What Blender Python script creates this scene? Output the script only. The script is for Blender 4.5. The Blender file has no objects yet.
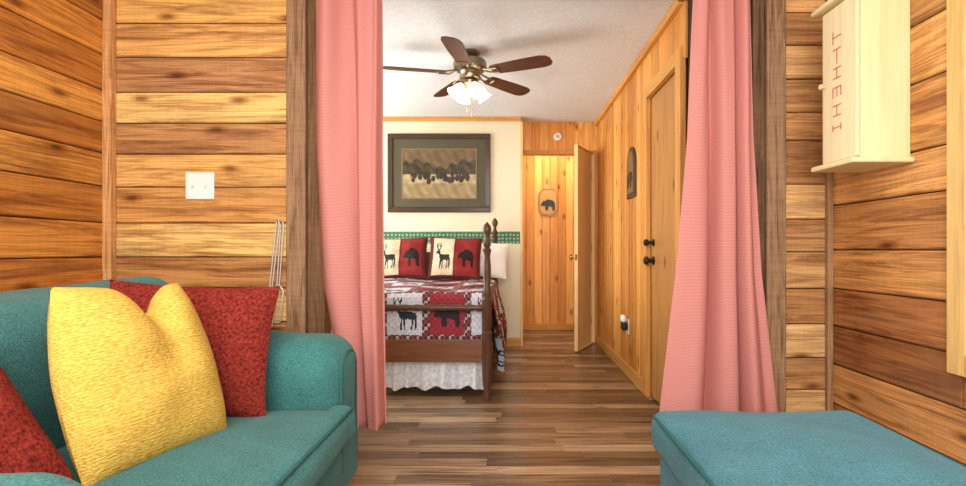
import bpy, bmesh, math, random
from mathutils import Vector, Matrix
random.seed(7)
S = bpy.context.scene
COL = S.collection
PI = math.pi
S.view_settings.view_transform = 'Standard'

# ------------------------------------------------------------------ helpers
def lin(r, g, b):
    f = lambda c: (c/255/12.92) if c/255 <= .04045 else ((c/255+.055)/1.055)**2.4
    return (f(r), f(g), f(b))

def new_mat(name):
    m = bpy.data.materials.new(name); m.use_nodes = True
    nt = m.node_tree; b = nt.nodes['Principled BSDF']
    return m, nt, b
def N(nt, t, **kw):
    n = nt.nodes.new(t)
    for k, v in kw.items():
        if k in n.inputs: n.inputs[k].default_value = v
        else: setattr(n, k, v)
    return n
def mix_rgb(nt, blend, fac, a, b):
    n = nt.nodes.new('ShaderNodeMix'); n.data_type = 'RGBA'; n.blend_type = blend
    for i, v in ((0, fac), (6, a), (7, b)):
        if hasattr(v, 'links'): nt.links.new(v, n.inputs[i])
        else: n.inputs[i].default_value = v
    return n.outputs[2]
def ramp(nt, src, stops):
    r = nt.nodes.new('ShaderNodeValToRGB'); e = r.color_ramp.elements
    while len(e) < len(stops): e.new(.5)
    for k, (p, c) in enumerate(stops): e[k].position = p; e[k].color = c if len(c) == 4 else (*c, 1)
    nt.links.new(src, r.inputs[0]); return r.outputs[0]
def bump(nt, b, src, strength, dist=.01):
    n = N(nt, 'ShaderNodeBump', Strength=strength, Distance=dist)
    nt.links.new(src, n.inputs['Height']); nt.links.new(n.outputs[0], b.inputs['Normal'])

def plain(name, c, rough=.5, metal=0, vary=.08, vscale=6, bstr=0, bscale=80, spec=.5, blotch=0, sheen=0):
    m, nt, b = new_mat(name)
    tc = N(nt, 'ShaderNodeTexCoord')
    no = N(nt, 'ShaderNodeTexNoise', Scale=vscale, Detail=4.0)
    nt.links.new(tc.outputs['Object'], no.inputs['Vector'])
    c1 = lin(*c)
    col = ramp(nt, no.outputs[0], [(.3, tuple(x*(1-vary) for x in c1)), (.7, tuple(min(1, x*(1+vary)) for x in c1))])
    if blotch:
        n3 = N(nt, 'ShaderNodeTexNoise', Scale=7.0, Detail=3.0)
        nt.links.new(tc.outputs['Object'], n3.inputs['Vector'])
        col = mix_rgb(nt, 'MULTIPLY', 1.0, col, ramp(nt, n3.outputs[0], [(.3, (1-blotch,)*3), (.7, (1+blotch,)*3)]))
    nt.links.new(col, b.inputs['Base Color'])
    b.inputs['Roughness'].default_value = rough; b.inputs['Metallic'].default_value = metal
    b.inputs['Specular IOR Level'].default_value = spec
    if sheen: b.inputs['Sheen Weight'].default_value = sheen; b.inputs['Sheen Roughness'].default_value = .5
    if bstr:
        n2 = N(nt, 'ShaderNodeTexNoise', Scale=bscale, Detail=3.0)
        nt.links.new(tc.outputs['Object'], n2.inputs['Vector'])
        bump(nt, b, n2.outputs[0], bstr, .004)
    return m
def attr_mat(name, rough=.8, bstr=.2, bscale=150, spec=.3):
    m, nt, b = new_mat(name)
    a = N(nt, 'ShaderNodeAttribute', attribute_name='Col')
    tc = N(nt, 'ShaderNodeTexCoord')
    no = N(nt, 'ShaderNodeTexNoise', Scale=bscale, Detail=3.0)
    nt.links.new(tc.outputs['Object'], no.inputs['Vector'])
    f = ramp(nt, no.outputs[0], [(.3, (.8,)*3), (.7, (1.12,)*3)])
    nt.links.new(mix_rgb(nt, 'MULTIPLY', 1.0, a.outputs['Color'], f), b.inputs['Base Color'])
    b.inputs['Roughness'].default_value = rough; b.inputs['Specular IOR Level'].default_value = spec
    if bstr: bump(nt, b, no.outputs[0], bstr, .003)
    return m
def wood(name, rough=.45, contrast=.35, along=1.3, across=16, knots=True, spec=.35, fine=.15, kscale=(2.2, 5.0), weather=0, saw=0, kgate=.62, dist=.9, wgrey=0):
    """per-plank colour attribute times grain from plank UVs (u along, v across, metres)"""
    m, nt, b = new_mat(name)
    a = N(nt, 'ShaderNodeAttribute', attribute_name='Col')
    uv = N(nt, 'ShaderNodeUVMap', uv_map='UV')
    def noise(sx, sy, scale, detail, rgh=.5, dst=0.0):
        mp = N(nt, 'ShaderNodeMapping'); mp.inputs['Scale'].default_value = (sx, sy, 1)
        nt.links.new(uv.outputs[0], mp.inputs[0])
        n = N(nt, 'ShaderNodeTexNoise', Scale=scale, Detail=detail, Roughness=rgh, Distortion=dst)
        nt.links.new(mp.outputs[0], n.inputs['Vector']); return n
    n1 = noise(along, across, 1.6, 7.0, .6, dist)
    g = ramp(nt, n1.outputs[0], [(.32, (1-contrast*1.1, 1-contrast*1.3, 1-contrast*1.5)), (.5, (1, 1, 1)), (.72, (1+contrast*.4, 1+contrast*.42, 1+contrast*.45))])
    n2 = noise(along*2.2, across*9, 1.5, 3.0)
    g2 = ramp(nt, n2.outputs[0], [(.3, (1-fine,)*3), (.65, (1+fine*.4,)*3)])
    c = mix_rgb(nt, 'MULTIPLY', 1.0, a.outputs['Color'], g)
    c = mix_rgb(nt, 'MULTIPLY', 1.0, c, g2)
    if weather:
        nw = noise(1.1, 15, 1.2, 10.0, .74, .8)
        gw = ramp(nt, nw.outputs[0], [(.49, (1, 1, 1)), (.58, (1-weather*.8, 1-weather, 1-weather*.95)), (.67, (1-weather*1.1, 1-weather*1.3, 1-weather*1.2))])
        c = mix_rgb(nt, 'MULTIPLY', 1.0, c, gw)
        if wgrey:
            ng = noise(.7, 4, 1.0, 6.0, .65, .3)
            fac = ramp(nt, ng.outputs[0], [(.52, (0, 0, 0)), (.72, (wgrey,)*3)])
            c = mix_rgb(nt, 'MIX', fac, c, (*lin(128, 98, 68), 1))
    if saw:
        ns = noise(70, 1.5, 1.0, 2.0)
        c = mix_rgb(nt, 'MULTIPLY', 1.0, c, ramp(nt, ns.outputs[0], [(.3, (1-saw,)*3), (.6, (1+saw*.4,)*3)]))
    if knots:
        mp3 = N(nt, 'ShaderNodeMapping'); mp3.inputs['Scale'].default_value = (*kscale, 1)
        nt.links.new(uv.outputs[0], mp3.inputs[0])
        vo = N(nt, 'ShaderNodeTexVoronoi', Scale=1.0, Randomness=1.0); vo.voronoi_dimensions = '2D'
        nt.links.new(mp3.outputs[0], vo.inputs['Vector'])
        k = ramp(nt, vo.outputs['Distance'], [(.03, (.2, .12, .07)), (.06, (.55, .42, .32)), (.13, (1, 1, 1))])
        sx = N(nt, 'ShaderNodeSeparateColor'); nt.links.new(vo.outputs['Color'], sx.inputs[0])
        gt = N(nt, 'ShaderNodeMath', operation='GREATER_THAN'); gt.inputs[1].default_value = kgate; nt.links.new(sx.outputs[0], gt.inputs[0])
        ml = N(nt, 'ShaderNodeMath', operation='MULTIPLY'); ml.inputs[1].default_value = .85; nt.links.new(gt.outputs[0], ml.inputs[0])
        c = mix_rgb(nt, 'MULTIPLY', ml.outputs[0], c, k)
    nt.links.new(c, b.inputs['Base Color'])
    b.inputs['Roughness'].default_value = rough; b.inputs['Specular IOR Level'].default_value = spec
    bump(nt, b, n2.outputs[0], .2, .003)
    return m

# --- bmesh shapes
def nb(): return bmesh.new()
def box(bm, x0, x1, y0, y1, z0, z1):
    v = [bm.verts.new(p) for p in ((x0,y0,z0),(x1,y0,z0),(x1,y1,z0),(x0,y1,z0),(x0,y0,z1),(x1,y0,z1),(x1,y1,z1),(x0,y1,z1))]
    for f in ((0,3,2,1),(4,5,6,7),(0,1,5,4),(1,2,6,5),(2,3,7,6),(3,0,4,7)): bm.faces.new([v[i] for i in f])
def tube(bm, pts, r, seg=10, closed=False):
    pts = [Vector(p) for p in pts]; n = len(pts); rings = []
    rr = r if isinstance(r, (list, tuple)) else [r]*n
    prev = None
    for i, p in enumerate(pts):
        if closed: d = pts[(i+1) % n]-pts[i-1]
        else: d = pts[min(i+1, n-1)]-pts[max(i-1, 0)]
        d.normalize()
        if prev is None:
            up = Vector((0, 0, 1)) if abs(d.z) < .9 else Vector((1, 0, 0))
            a = d.cross(up).normalized()
        else:
            a = (prev-d*prev.dot(d)).normalized()
        prev = a; b_ = d.cross(a)
        rings.append([bm.verts.new(p+(a*math.cos(2*PI*k/seg)+b_*math.sin(2*PI*k/seg))*rr[i]) for k in range(seg)])
    m = n if closed else n-1
    for i in range(m):
        A, B = rings[i], rings[(i+1) % n]
        for k in range(seg): bm.faces.new((A[k], A[(k+1) % seg], B[(k+1) % seg], B[k]))
    if not closed:
        bm.faces.new(rings[0][::-1]); bm.faces.new(rings[-1])
def lathe(bm, prof, o=(0,0,0), axis=(0,0,1), seg=20):
    ax = Vector(axis).normalized(); o = Vector(o)
    up = Vector((1,0,0)) if abs(ax.x) < .9 else Vector((0,1,0))
    a = ax.cross(up).normalized(); b_ = ax.cross(a); rings = []
    for r, z in prof:
        r = max(r, .0004)
        rings.append([bm.verts.new(o+ax*z+(a*math.cos(2*PI*k/seg)+b_*math.sin(2*PI*k/seg))*r) for k in range(seg)])
    for A, B in zip(rings, rings[1:]):
        for k in range(seg): bm.faces.new((A[k], A[(k+1) % seg], B[(k+1) % seg], B[k]))
    bm.faces.new(rings[0][::-1]); bm.faces.new(rings[-1])
def prism(bm, pts, d):
    d = Vector(d); A = [bm.verts.new(p) for p in pts]; B = [bm.verts.new(Vector(p)+d) for p in pts]
    bm.faces.new(A[::-1]); bm.faces.new(B); n = len(A)
    for i in range(n): bm.faces.new((A[i], A[(i+1) % n], B[(i+1) % n], B[i]))
def soft(bm, x0, x1, y0, y1, z0, z1, r, mid=8, puff=0, puffx=0, puffy=0, wob=0):
    c = Vector(((x0+x1)/2, (y0+y1)/2, (z0+z1)/2)); h = Vector(((x1-x0)/2, (y1-y0)/2, (z1-z0)/2))
    def ax(hh):
        k = [-hh+r*(1-math.tan(PI/4*(1-i/5))) for i in range(5)]
        m_ = [-hh+r+(2*hh-2*r)*i/mid for i in range(mid+1)]
        return k+m_+[-q for q in k[::-1]]
    X, Y, Z = ax(h.x), ax(h.y), ax(h.z); cache = {}
    def vert(p):
        key = tuple(round(q, 5) for q in p)
        if key in cache: return cache[key]
        q = Vector([max(-h[i]+r, min(h[i]-r, p[i])) for i in range(3)]); d = Vector(p)-q
        w = q+d.normalized()*r if d.length > 1e-9 else Vector(p)
        u, v, t = w.x/h.x, w.y/h.y, w.z/h.z
        if puff and t > 0: w.z += puff*max(0, 1-u*u)*max(0, 1-v*v)*t
        if puffx and u > 0: w.x += puffx*max(0, 1-t*t)*max(0, 1-v*v)*u
        if puffy: w.y += puffy*max(0, 1-t*t)*max(0, 1-u*u)*v
        if wob:
            w += Vector((math.sin(w.y*9+w.z*7), math.sin(w.x*8+w.z*11), math.sin(w.x*10+w.y*8+1)))*wob
        cache[key] = bm.verts.new(c+w); return cache[key]
    for (A, B, i, j, k) in ((X, Y, 0, 1, 2), (Y, Z, 1, 2, 0), (Z, X, 2, 0, 1)):
        for s in (-1, 1):
            for a in range(len(A)-1):
                for b_ in range(len(B)-1):
                    f = []
                    for (aa, bb) in ((a, b_), (a+1, b_), (a+1, b_+1), (a, b_+1)):
                        p = [0, 0, 0]; p[i] = A[aa]; p[j] = B[bb]; p[k] = s*h[k]; f.append(vert(p))
                    if s < 0: f = f[::-1]
                    try: bm.faces.new(f)
                    except ValueError: pass
def grid(bm, nu, nv, P, colfn=None, uvfn=None):
    uvl = bm.loops.layers.uv.get('UV') or bm.loops.layers.uv.new('UV')
    cl = bm.loops.layers.float_color.get('Col') or bm.loops.layers.float_color.new('Col')
    vs = [[bm.verts.new(P(i/nu, j/nv)) for j in range(nv+1)] for i in range(nu+1)]
    for i in range(nu):
        for j in range(nv):
            f = bm.faces.new((vs[i][j], vs[i+1][j], vs[i+1][j+1], vs[i][j+1]))
            c = colfn((i+.5)/nu, (j+.5)/nv) if colfn else (1, 1, 1)
            for l, (a, b_) in zip(f.loops, ((i, j), (i+1, j), (i+1, j+1), (i, j+1))):
                l[cl] = (*c[:3], 1)
                l[uvl].uv = uvfn(a/nu, b_/nv) if uvfn else (a/nu, b_/nv)
    return vs
def planks(bm, O, U, V, Nn, rects, th, cham=.004, gap=0):
    O, U, V, Nn = Vector(O), Vector(U), Vector(V), Vector(Nn)
    uvl = bm.loops.layers.uv.get('UV') or bm.loops.layers.uv.new('UV')
    cl = bm.loops.layers.float_color.get('Col') or bm.loops.layers.float_color.new('Col')
    for (u0, u1, v0, v1, c) in rects:
        if u1-u0 < .003 or v1-v0 < .003: continue
        v0 += gap; v1 -= gap
        ou, ov = random.uniform(0, 40), random.uniform(0, 40)
        cc = min(cham, (v1-v0)/3, (u1-u0)/3)
        lv = []
        for (n_, i_) in ((0, 0), (th-cc, 0), (th, cc)):
            lv.append([(bm.verts.new(O+U*u+V*v+Nn*n_), (u+ou, v+ov)) for u, v in ((u0+i_, v0+i_), (u1-i_, v0+i_), (u1-i_, v1-i_), (u0+i_, v1-i_))])
        fs = [lv[2]]+[[A[k], A[(k+1) % 4], B[(k+1) % 4], B[k]] for A, B in zip(lv, lv[1:]) for k in range(4)]
        for q, f in enumerate(fs):
            fc = bm.faces.new([x[0] for x in f])
            for l, x in zip(fc.loops, f): l[uvl].uv = x[1]; l[cl] = (*c, 1)

# --- objects
def root_loc(o):
    v = Vector((0, 0, 0))
    while o: v += o.location; o = o.parent
    return v
def obj(name, bm, mat, parent=None, smooth=True, bev=0, recalc=True):
    if recalc: bmesh.ops.recalc_face_normals(bm, faces=bm.faces)
    if parent is not None:
        bmesh.ops.translate(bm, verts=bm.verts, vec=-root_loc(parent))
    me = bpy.data.meshes.new(name); bm.to_mesh(me); bm.free()
    me.materials.append(mat)
    o = bpy.data.objects.new(name, me); COL.objects.link(o)
    if parent is not None: o.parent = parent
    if bev:
        b = o.modifiers.new('bevel', 'BEVEL'); b.width = bev; b.segments = 2; b.limit_method = 'ANGLE'
    if smooth:
        for p in me.polygons: p.use_smooth = True
        try: me.set_sharp_from_angle(angle=math.radians(38))
        except Exception: pass
    return o
def tag(o, label, cat, group=None, kind=None):
    o['label'] = label; o['category'] = cat
    if group: o['group'] = group
    if kind: o['kind'] = kind
    return o
def thing(name, label, cat, loc=(0, 0, 0), group=None):
    o = bpy.data.objects.new(name, None); COL.objects.link(o); o.location = loc; o.empty_display_size = .1
    return tag(o, label, cat, group)
def struct(o, label=None, cat=None):
    o['kind'] = 'structure'
    if label: o['label'] = label
    if cat: o['category'] = cat
    return o
def sbox(name, mat, b, label, cat, bev=0, parent=None):
    bm = nb(); box(bm, *b); o = obj(name, bm, mat, parent, smooth=False, bev=bev)
    if parent is None: struct(o, label, cat)
    return o
def wbox(bm, x0, x1, y0, y1, z0, z1, c):
    """a wooden board box with colour and UVs along its longest side"""
    n0 = len(bm.faces)
    uvl = bm.loops.layers.uv.get('UV') or bm.loops.layers.uv.new('UV')
    cl = bm.loops.layers.float_color.get('Col') or bm.loops.layers.float_color.new('Col')
    box(bm, x0, x1, y0, y1, z0, z1); bm.faces.ensure_lookup_table()
    d = [x1-x0, y1-y0, z1-z0]; L = d.index(max(d)); oth = [i for i in range(3) if i != L]
    ou, ov = random.uniform(0, 30), random.uniform(0, 30)
    for f in bm.faces[n0:]:
        for l in f.loops:
            p = l.vert.co; l[uvl].uv = (p[L]+ou, p[oth[0]]+p[oth[1]]+ov); l[cl] = (*c, 1)
def swood(name, mat, b, c, label=None, cat=None, bev=.004, parent=None):
    bm = nb(); wbox(bm, *b, lin(*c)); o = obj(name, bm, mat, parent, smooth=False, bev=bev)
    if parent is None: struct(o, label, cat)
    return o
def inside(poly, x, y):
    r = False; j = len(poly)-1
    for i in range(len(poly)):
        xi, yi = poly[i]; xj, yj = poly[j]
        if (yi > y) != (yj > y) and x < (xj-xi)*(y-yi)/(yj-yi)+xi: r = not r
        j = i
    return r
BEAR = [[(.04,.44),(.06,.52),(.14,.60),(.17,.69),(.22,.66),(.30,.67),(.45,.76),(.65,.74),(.86,.66),(.95,.5),(.94,.14),(.78,.14),(.77,.34),(.60,.38),(.50,.36),(.49,.14),(.33,.14),(.33,.38),(.22,.42),(.12,.39)]]
DEER = [[(.08,.60),(.20,.70),(.30,.68),(.36,.56),(.75,.56),(.88,.52),(.90,.40),(.84,.34),(.60,.36),(.42,.34),(.32,.40),(.24,.58),(.12,.56)],
        [(.36,.40),(.34,.06),(.39,.06),(.43,.40)], [(.44,.40),(.47,.06),(.52,.06),(.51,.40)],
        [(.70,.42),(.74,.24),(.70,.06),(.75,.06),(.80,.25),(.80,.44)], [(.80,.44),(.86,.24),(.84,.06),(.89,.06),(.92,.26),(.90,.46)],
        [(.20,.68),(.12,.80),(.10,.95),(.14,.95),(.17,.82),(.25,.70)], [(.24,.68),(.33,.80),(.36,.95),(.40,.95),(.38,.78),(.29,.68)],
        [(.13,.80),(.22,.90),(.24,.88),(.15,.77)], [(.32,.78),(.25,.95),(.28,.96),(.35,.80)]]
def motif(polys, x, y, k=1.18):
    x, y = (x-.5)*k+.5, (y-.47)*k+.47
    return any(inside(p, x, y) for p in polys)

# ------------------------------------------------------------------ camera frame
F, CX, CY = 500.0, 510.0, 250.0
def X(px, D): return (px-CX)*D/F
def Z(py, D): return 1.0+(CY-py)*D/F
cam = bpy.data.cameras.new('camera'); co = bpy.data.objects.new('camera', cam); COL.objects.link(co)
co.location = (0, 0, 1.0); co.rotation_euler = (PI/2, 0, 0)
cam.sensor_width = 36; cam.lens = F/966*36; cam.shift_x = -(CX-483)/966; cam.shift_y = (CY-243)/966
cam.clip_start = .05
S.camera = co

# ------------------------------------------------------------------ materials
M_cabin = wood('rough_cabin_boards', .6, .42, .8, 11, fine=.32, kscale=(1.7, 4.8), weather=.42, spec=.22, saw=.05, kgate=.42, dist=1.8, wgrey=.55)
M_pine = wood('knotty_pine', .4, .24, 1.0, 14, kgate=.45)
M_trim = wood('pine_trim', .4, .2, 1.2, 18, knots=False)
M_post = wood('weathered_post', .8, .5, 1.5, 25, knots=False, fine=.42, saw=.12)
M_floor = wood('laminate_floor', .28, .85, .8, 24, knots=False, spec=.5, fine=.4, dist=1.8)
M_dark = wood('dark_bed_wood', .3, .25, 1.5, 22, knots=False)
M_blade = wood('fan_blade_wood', .6, .25, 1.5, 22, knots=False, spec=.2)
M_raw = wood('raw_pale_wood', .6, .1, 1.0, 20, knots=False, fine=.06)
M_seam = plain('dark_seam_backing', (52, 32, 18), .9, vary=.2)
M_cream = plain('cream_wall_paint', (224, 212, 182), .8, vary=.03, vscale=3, bstr=.1)
M_ceil = plain('textured_ceiling', (230, 233, 234), .9, vary=.06, vscale=40, bstr=.7, bscale=55)
M_white = plain('white_plastic', (238, 236, 228), .35, vary=.02)
M_teal = plain('teal_woven_upholstery', (62, 114, 110), .9, vary=.40, vscale=190, bstr=.8, bscale=200, spec=.12, blotch=.12, sheen=.1)
M_teal2 = plain('teal_ottoman_fabric', (66, 118, 128), .9, vary=.36, vscale=190, bstr=.8, bscale=210, spec=.12, blotch=.12, sheen=.1)
M_tealp = plain('teal_piping', (50, 96, 96), .9, vary=.1, vscale=50, bstr=.3, bscale=200, spec=.2)
M_red = plain('red_chenille', (126, 44, 35), .95, vary=.6, vscale=110, bstr=1.0, bscale=150, spec=.08)
M_brass = plain('brass', (190, 150, 80), .25, 1, .05)
M_bronze = plain('dark_bronze_metal', (70, 58, 48), .35, .8, .08)
M_pewter = plain('pewter_metal', (138, 124, 102), .3, .9, .06)
M_black = plain('black_satin', (22, 20, 18), .45, vary=.1)
M_wire = plain('pale_wire', (196, 190, 176), .4, .3, .05)
M_attr = attr_mat('printed_quilt_cotton', .85, .3, 70)
M_paint = attr_mat('painting_print', .4, 0, 60)
M_sheet = plain('white_cotton', (236, 232, 226), .9, vary=.03, bstr=.1)
M_skirt = plain('grey_sprigged_cotton', (206, 206, 208), .9, vary=.22, vscale=45, bstr=.1)
M_redtext = plain('red_paint', (204, 74, 70), .6)
M_mattress = plain('mattress_ticking', (225, 220, 210), .9)

# yellow chenille, fine ribs
M_yel, nt, b = new_mat('yellow_chenille')
tc = N(nt, 'ShaderNodeTexCoord')
no = N(nt, 'ShaderNodeTexNoise', Scale=150.0, Detail=2.0); mp = N(nt, 'ShaderNodeMapping'); mp.inputs['Scale'].default_value = (.5, 1.7, 1)
nt.links.new(tc.outputs['Object'], mp.inputs[0]); nt.links.new(mp.outputs[0], no.inputs['Vector'])
wv = N(nt, 'ShaderNodeTexWave', Scale=38.0, Distortion=1.5); wv.bands_direction = 'Y'; nt.links.new(tc.outputs['Object'], wv.inputs['Vector'])
cy_ = ramp(nt, no.outputs[0], [(.3, lin(200, 154, 54)), (.7, lin(236, 200, 104))])
cy_ = mix_rgb(nt, 'MULTIPLY', 1.0, cy_, ramp(nt, wv.outputs[0], [(0, (.86,)*3), (1, (1.05,)*3)]))
nt.links.new(cy_, b.inputs['Base Color'])
b.inputs['Roughness'].default_value = .95; b.inputs['Specular IOR Level'].default_value = .1
bump(nt, b, no.outputs[0], .9, .005)

# gingham
M_ging, nt, b = new_mat('pink_red_gingham')
uv = N(nt, 'ShaderNodeUVMap', uv_map='UV'); sp = N(nt, 'ShaderNodeSeparateXYZ'); nt.links.new(uv.outputs[0], sp.inputs[0])
outs = []
for ax in (0, 1):
    m1 = N(nt, 'ShaderNodeMath', operation='MULTIPLY'); m1.inputs[1].default_value = (170, 140)[ax]; nt.links.new(sp.outputs[ax], m1.inputs[0])
    m2 = N(nt, 'ShaderNodeMath', operation='FRACT'); nt.links.new(m1.outputs[0], m2.inputs[0])
    m3 = N(nt, 'ShaderNodeMath', operation='GREATER_THAN'); m3.inputs[1].default_value = .5; nt.links.new(m2.outputs[0], m3.inputs[0])
    outs.append(m3.outputs[0])
ad = N(nt, 'ShaderNodeMath', operation='ADD'); nt.links.new(outs[0], ad.inputs[0]); nt.links.new(outs[1], ad.inputs[1])
hf = N(nt, 'ShaderNodeMath', operation='MULTIPLY'); hf.inputs[1].default_value = .5; nt.links.new(ad.outputs[0], hf.inputs[0])
nt.links.new(ramp(nt, hf.outputs[0], [(0, lin(234, 182, 170)), (.5, lin(220, 146, 136)), (1, lin(202, 108, 102))]), b.inputs['Base Color'])
b.inputs['Roughness'].default_value = .9; b.inputs['Specular IOR Level'].default_value = .1
tr = N(nt, 'ShaderNodeBsdfTranslucent'); tr.inputs[0].default_value = (*lin(232, 162, 148), 1)
mx = N(nt, 'ShaderNodeMixShader'); mx.inputs[0].default_value = .22
nt.links.new(b.outputs[0], mx.inputs[1]); nt.links.new(tr.outputs[0], mx.inputs[2])
nt.links.new(mx.outputs[0], nt.nodes['Material Output'].inputs[0])

# green wallpaper border
M_border, nt, b = new_mat('green_border_paper')
tc = N(nt, 'ShaderNodeTexCoord'); vo = N(nt, 'ShaderNodeTexVoronoi', Scale=26.0, Randomness=.15)
nt.links.new(tc.outputs['Object'], vo.inputs['Vector'])
nt.links.new(ramp(nt, vo.outputs['Distance'], [(.2, lin(168, 182, 140)), (.28, lin(72, 120, 90)), (.6, lin(52, 100, 76))]), b.inputs['Base Color'])
b.inputs['Roughness'].default_value = .7

# lit glass shade
M_shade, nt, b = new_mat('lit_frosted_glass')
no = N(nt, 'ShaderNodeTexNoise', Scale=12.0)
nt.links.new(ramp(nt, no.outputs[0], [(.3, lin(250, 238, 215)), (.7, lin(255, 248, 232))]), b.inputs['Base Color'])
b.inputs['Emission Color'].default_value = (*lin(255, 240, 210), 1); b.inputs['Emission Strength'].default_value = 1.5

# window glass
M_glass, nt, b = new_mat('window_glass')
no = N(nt, 'ShaderNodeTexNoise', Scale=3.0); nt.links.new(ramp(nt, no.outputs[0], [(.3, (.9, .95, .95)), (.7, (1, 1, 1))]), b.inputs['Base Color'])
b.inputs['Roughness'].default_value = .05; b.inputs['Transmission Weight'].default_value = 1; b.inputs['IOR'].default_value = 1.1

# ------------------------------------------------------------------ setting
PY = 2.6           # front face of the partition
XL, XR = -2.09, 1.664
OL, OR = X(307, PY), X(765, PY)
BR = .94           # bedroom right wall
CZ = 2.383         # bedroom ceiling
FZ = 2.5           # front ceiling
BK = 5.2           # cream wall
DW = 5.4           # doorway wall
HW = 6.25          # hall wall
def vary(c, a=.1):
    k = 1+random.uniform(-a, a); h = random.uniform(-.04, .04)
    return (c[0]*k, c[1]*k*(1+h), c[2]*k*(1+h*1.5))

# floor: narrow laminate strips running across the room
bm = nb(); rects = []
tones = [(126,98,70),(106,82,58),(146,116,84),(170,140,106),(98,74,52),(134,104,76),(154,124,92),(114,88,62)]
y = -1.0
while y < 6.4:
    x = -2.4+random.uniform(-.8, 0)
    while x < 2.2:
        L = random.uniform(.6, 1.3); rects.append((max(x, -2.6), min(x+L, 2.2), y, y+.085, lin(*random.choice(tones)))); x += L
    y += .085
planks(bm, (0,0,-.02), (1,0,0), (0,1,0), (0,0,1), rects, .02, .0008)
struct(obj('floor', bm, M_floor, smooth=False), 'brown streaky laminate plank floor running through both rooms', 'floor')

sbox('ceiling_bedroom', M_ceil, (-2.6, 1.2, PY+.1, 6.5, CZ, CZ+.06), 'off white textured bedroom ceiling', 'ceiling')
sbox('ceiling_front', M_ceil, (XL-.1, XR+.1, -.9, PY+.1, FZ, FZ+.06), 'off white ceiling of the front room', 'ceiling')

def rows(bounds, D, u0, u1, cols, vary_=.07):
    out = []
    for k in range(len(bounds)-1):
        za, zb = Z(bounds[k+1], D), Z(bounds[k], D)
        za = max(za, 0.0)
        if zb <= 0.003: continue
        out.append((u0, u1, za, zb, vary(lin(*cols[k % len(cols)]), vary_)))
    return out
GAP, CH = .0026, .005
bl = [-42, -10, 23, 57, 92, 123, 154, 187, 223, 257, 288, 322, 354, 388, 420, 450]
cl_ = [(230,176,100),(236,180,98),(236,178,102),(194,140,88),(246,198,118),(192,138,84),(232,174,98),(214,154,84),(244,196,116),(196,140,80),(234,178,102),(216,156,86),(230,174,98),(216,156,86),(216,156,86)]
bm = nb(); planks(bm, (0, PY+.02, 0), (1,0,0), (0,0,1), (0,-1,0), rows(bl, PY, XL, X(287, PY), cl_, .02), .02, CH, GAP)
struct(obj('wall_partition_left', bm, M_cabin, smooth=False), 'rough sawn horizontal board wall left of the curtained opening', 'wall')
sbox('wall_partition_left_core', M_seam, (XL, X(300, PY), PY+.014, PY+.09, 0, FZ), 'dark core of the board wall left of the opening', 'wall')
bm = nb()
br_ = [-42, -10, 12, 45, 79, 112, 140, 184, 219, 252, 289, 324, 358, 390, 420, 450]
cr_ = [(206,154,96),(224,174,112),(188,136,84),(222,172,110),(196,144,90),(214,160,102),(180,128,78),(226,178,114),(188,138,86),(212,160,100),(182,130,78),(228,182,120),(190,136,82),(218,166,104),(196,146,92)]
planks(bm, (0, PY+.02, 0), (1,0,0), (0,0,1), (0,-1,0), rows(br_, PY, X(785, PY), XR, cr_, .03), .02, CH, GAP)
struct(obj('wall_partition_right', bm, M_cabin, smooth=False), 'rough sawn board strip of wall right of the curtained opening', 'wall')
sbox('wall_partition_right_core', M_seam, (BR+.02, XR, PY+.022, PY+.09, 0, FZ), 'dark core of the board wall right of the opening', 'wall')
bm = nb(); planks(bm, (0, PY+.02, 0), (1,0,0), (0,0,1), (0,-1,0), [(OL, OR, 2.345, FZ, lin(180,120,60))], .02)
wbox(bm, OL, OR, PY+.022, PY+.09, 2.345, FZ, lin(180,120,60))
struct(obj('wall_header', bm, M_cabin, smooth=False), 'board header above the curtained opening', 'wall')
# posts
for k, (a, b_) in enumerate(((287, 307), (765, 785))):
    bm = nb(); wbox(bm, X(a, PY)+.002, X(b_, PY)-.002, PY-.02, PY+.11, 0, 2.345, lin(158,122,88))
    struct(obj('trim_%d' % (k+1), bm, M_post, smooth=False, bev=.008), 'weathered rough wooden post at the %s side of the opening' % ('left', 'right')[k], 'trim')
swood('trim_3', M_post, (OR-.062, OR-.002, PY+.0, PY+.1, 0, 2.345), (118,86,58), 'darker inner board beside the right post', 'trim')
swood('trim_12', M_post, (OL+.002, OL+.09, PY+.0, PY+.1, 0, 2.345), (122,88,58), 'darker inner board beside the left post', 'trim')
# left wall
bm = nb()
cw = [(222,152,70),(208,134,58),(226,156,72),(206,132,58),(234,168,82),(194,124,54),(224,154,70),(204,130,56)]
rl = []
for (u0, u1, za, zb, c) in rows(bl, PY, 0, 1, cw, .05):
    rl.append((-.9, PY, za, zb, c))
planks(bm, (XL-.02, 0, 0), (0,1,0), (0,0,1), (1,0,0), rl, .02, CH, GAP)
struct(obj('wall_left', bm, M_cabin, smooth=False), 'orange brown horizontal board wall behind the sofa', 'wall')
sbox('wall_left_core', M_seam, (XL-.06, XL-.014, -.9, PY+.09, 0, FZ), 'dark core of the left board wall', 'wall')
swood('trim_4', M_post, (XL, XL+.045, PY-.04, PY, 0, FZ), (216,158,98), 'thin wooden corner strip left of the board wall', 'trim')
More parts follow.
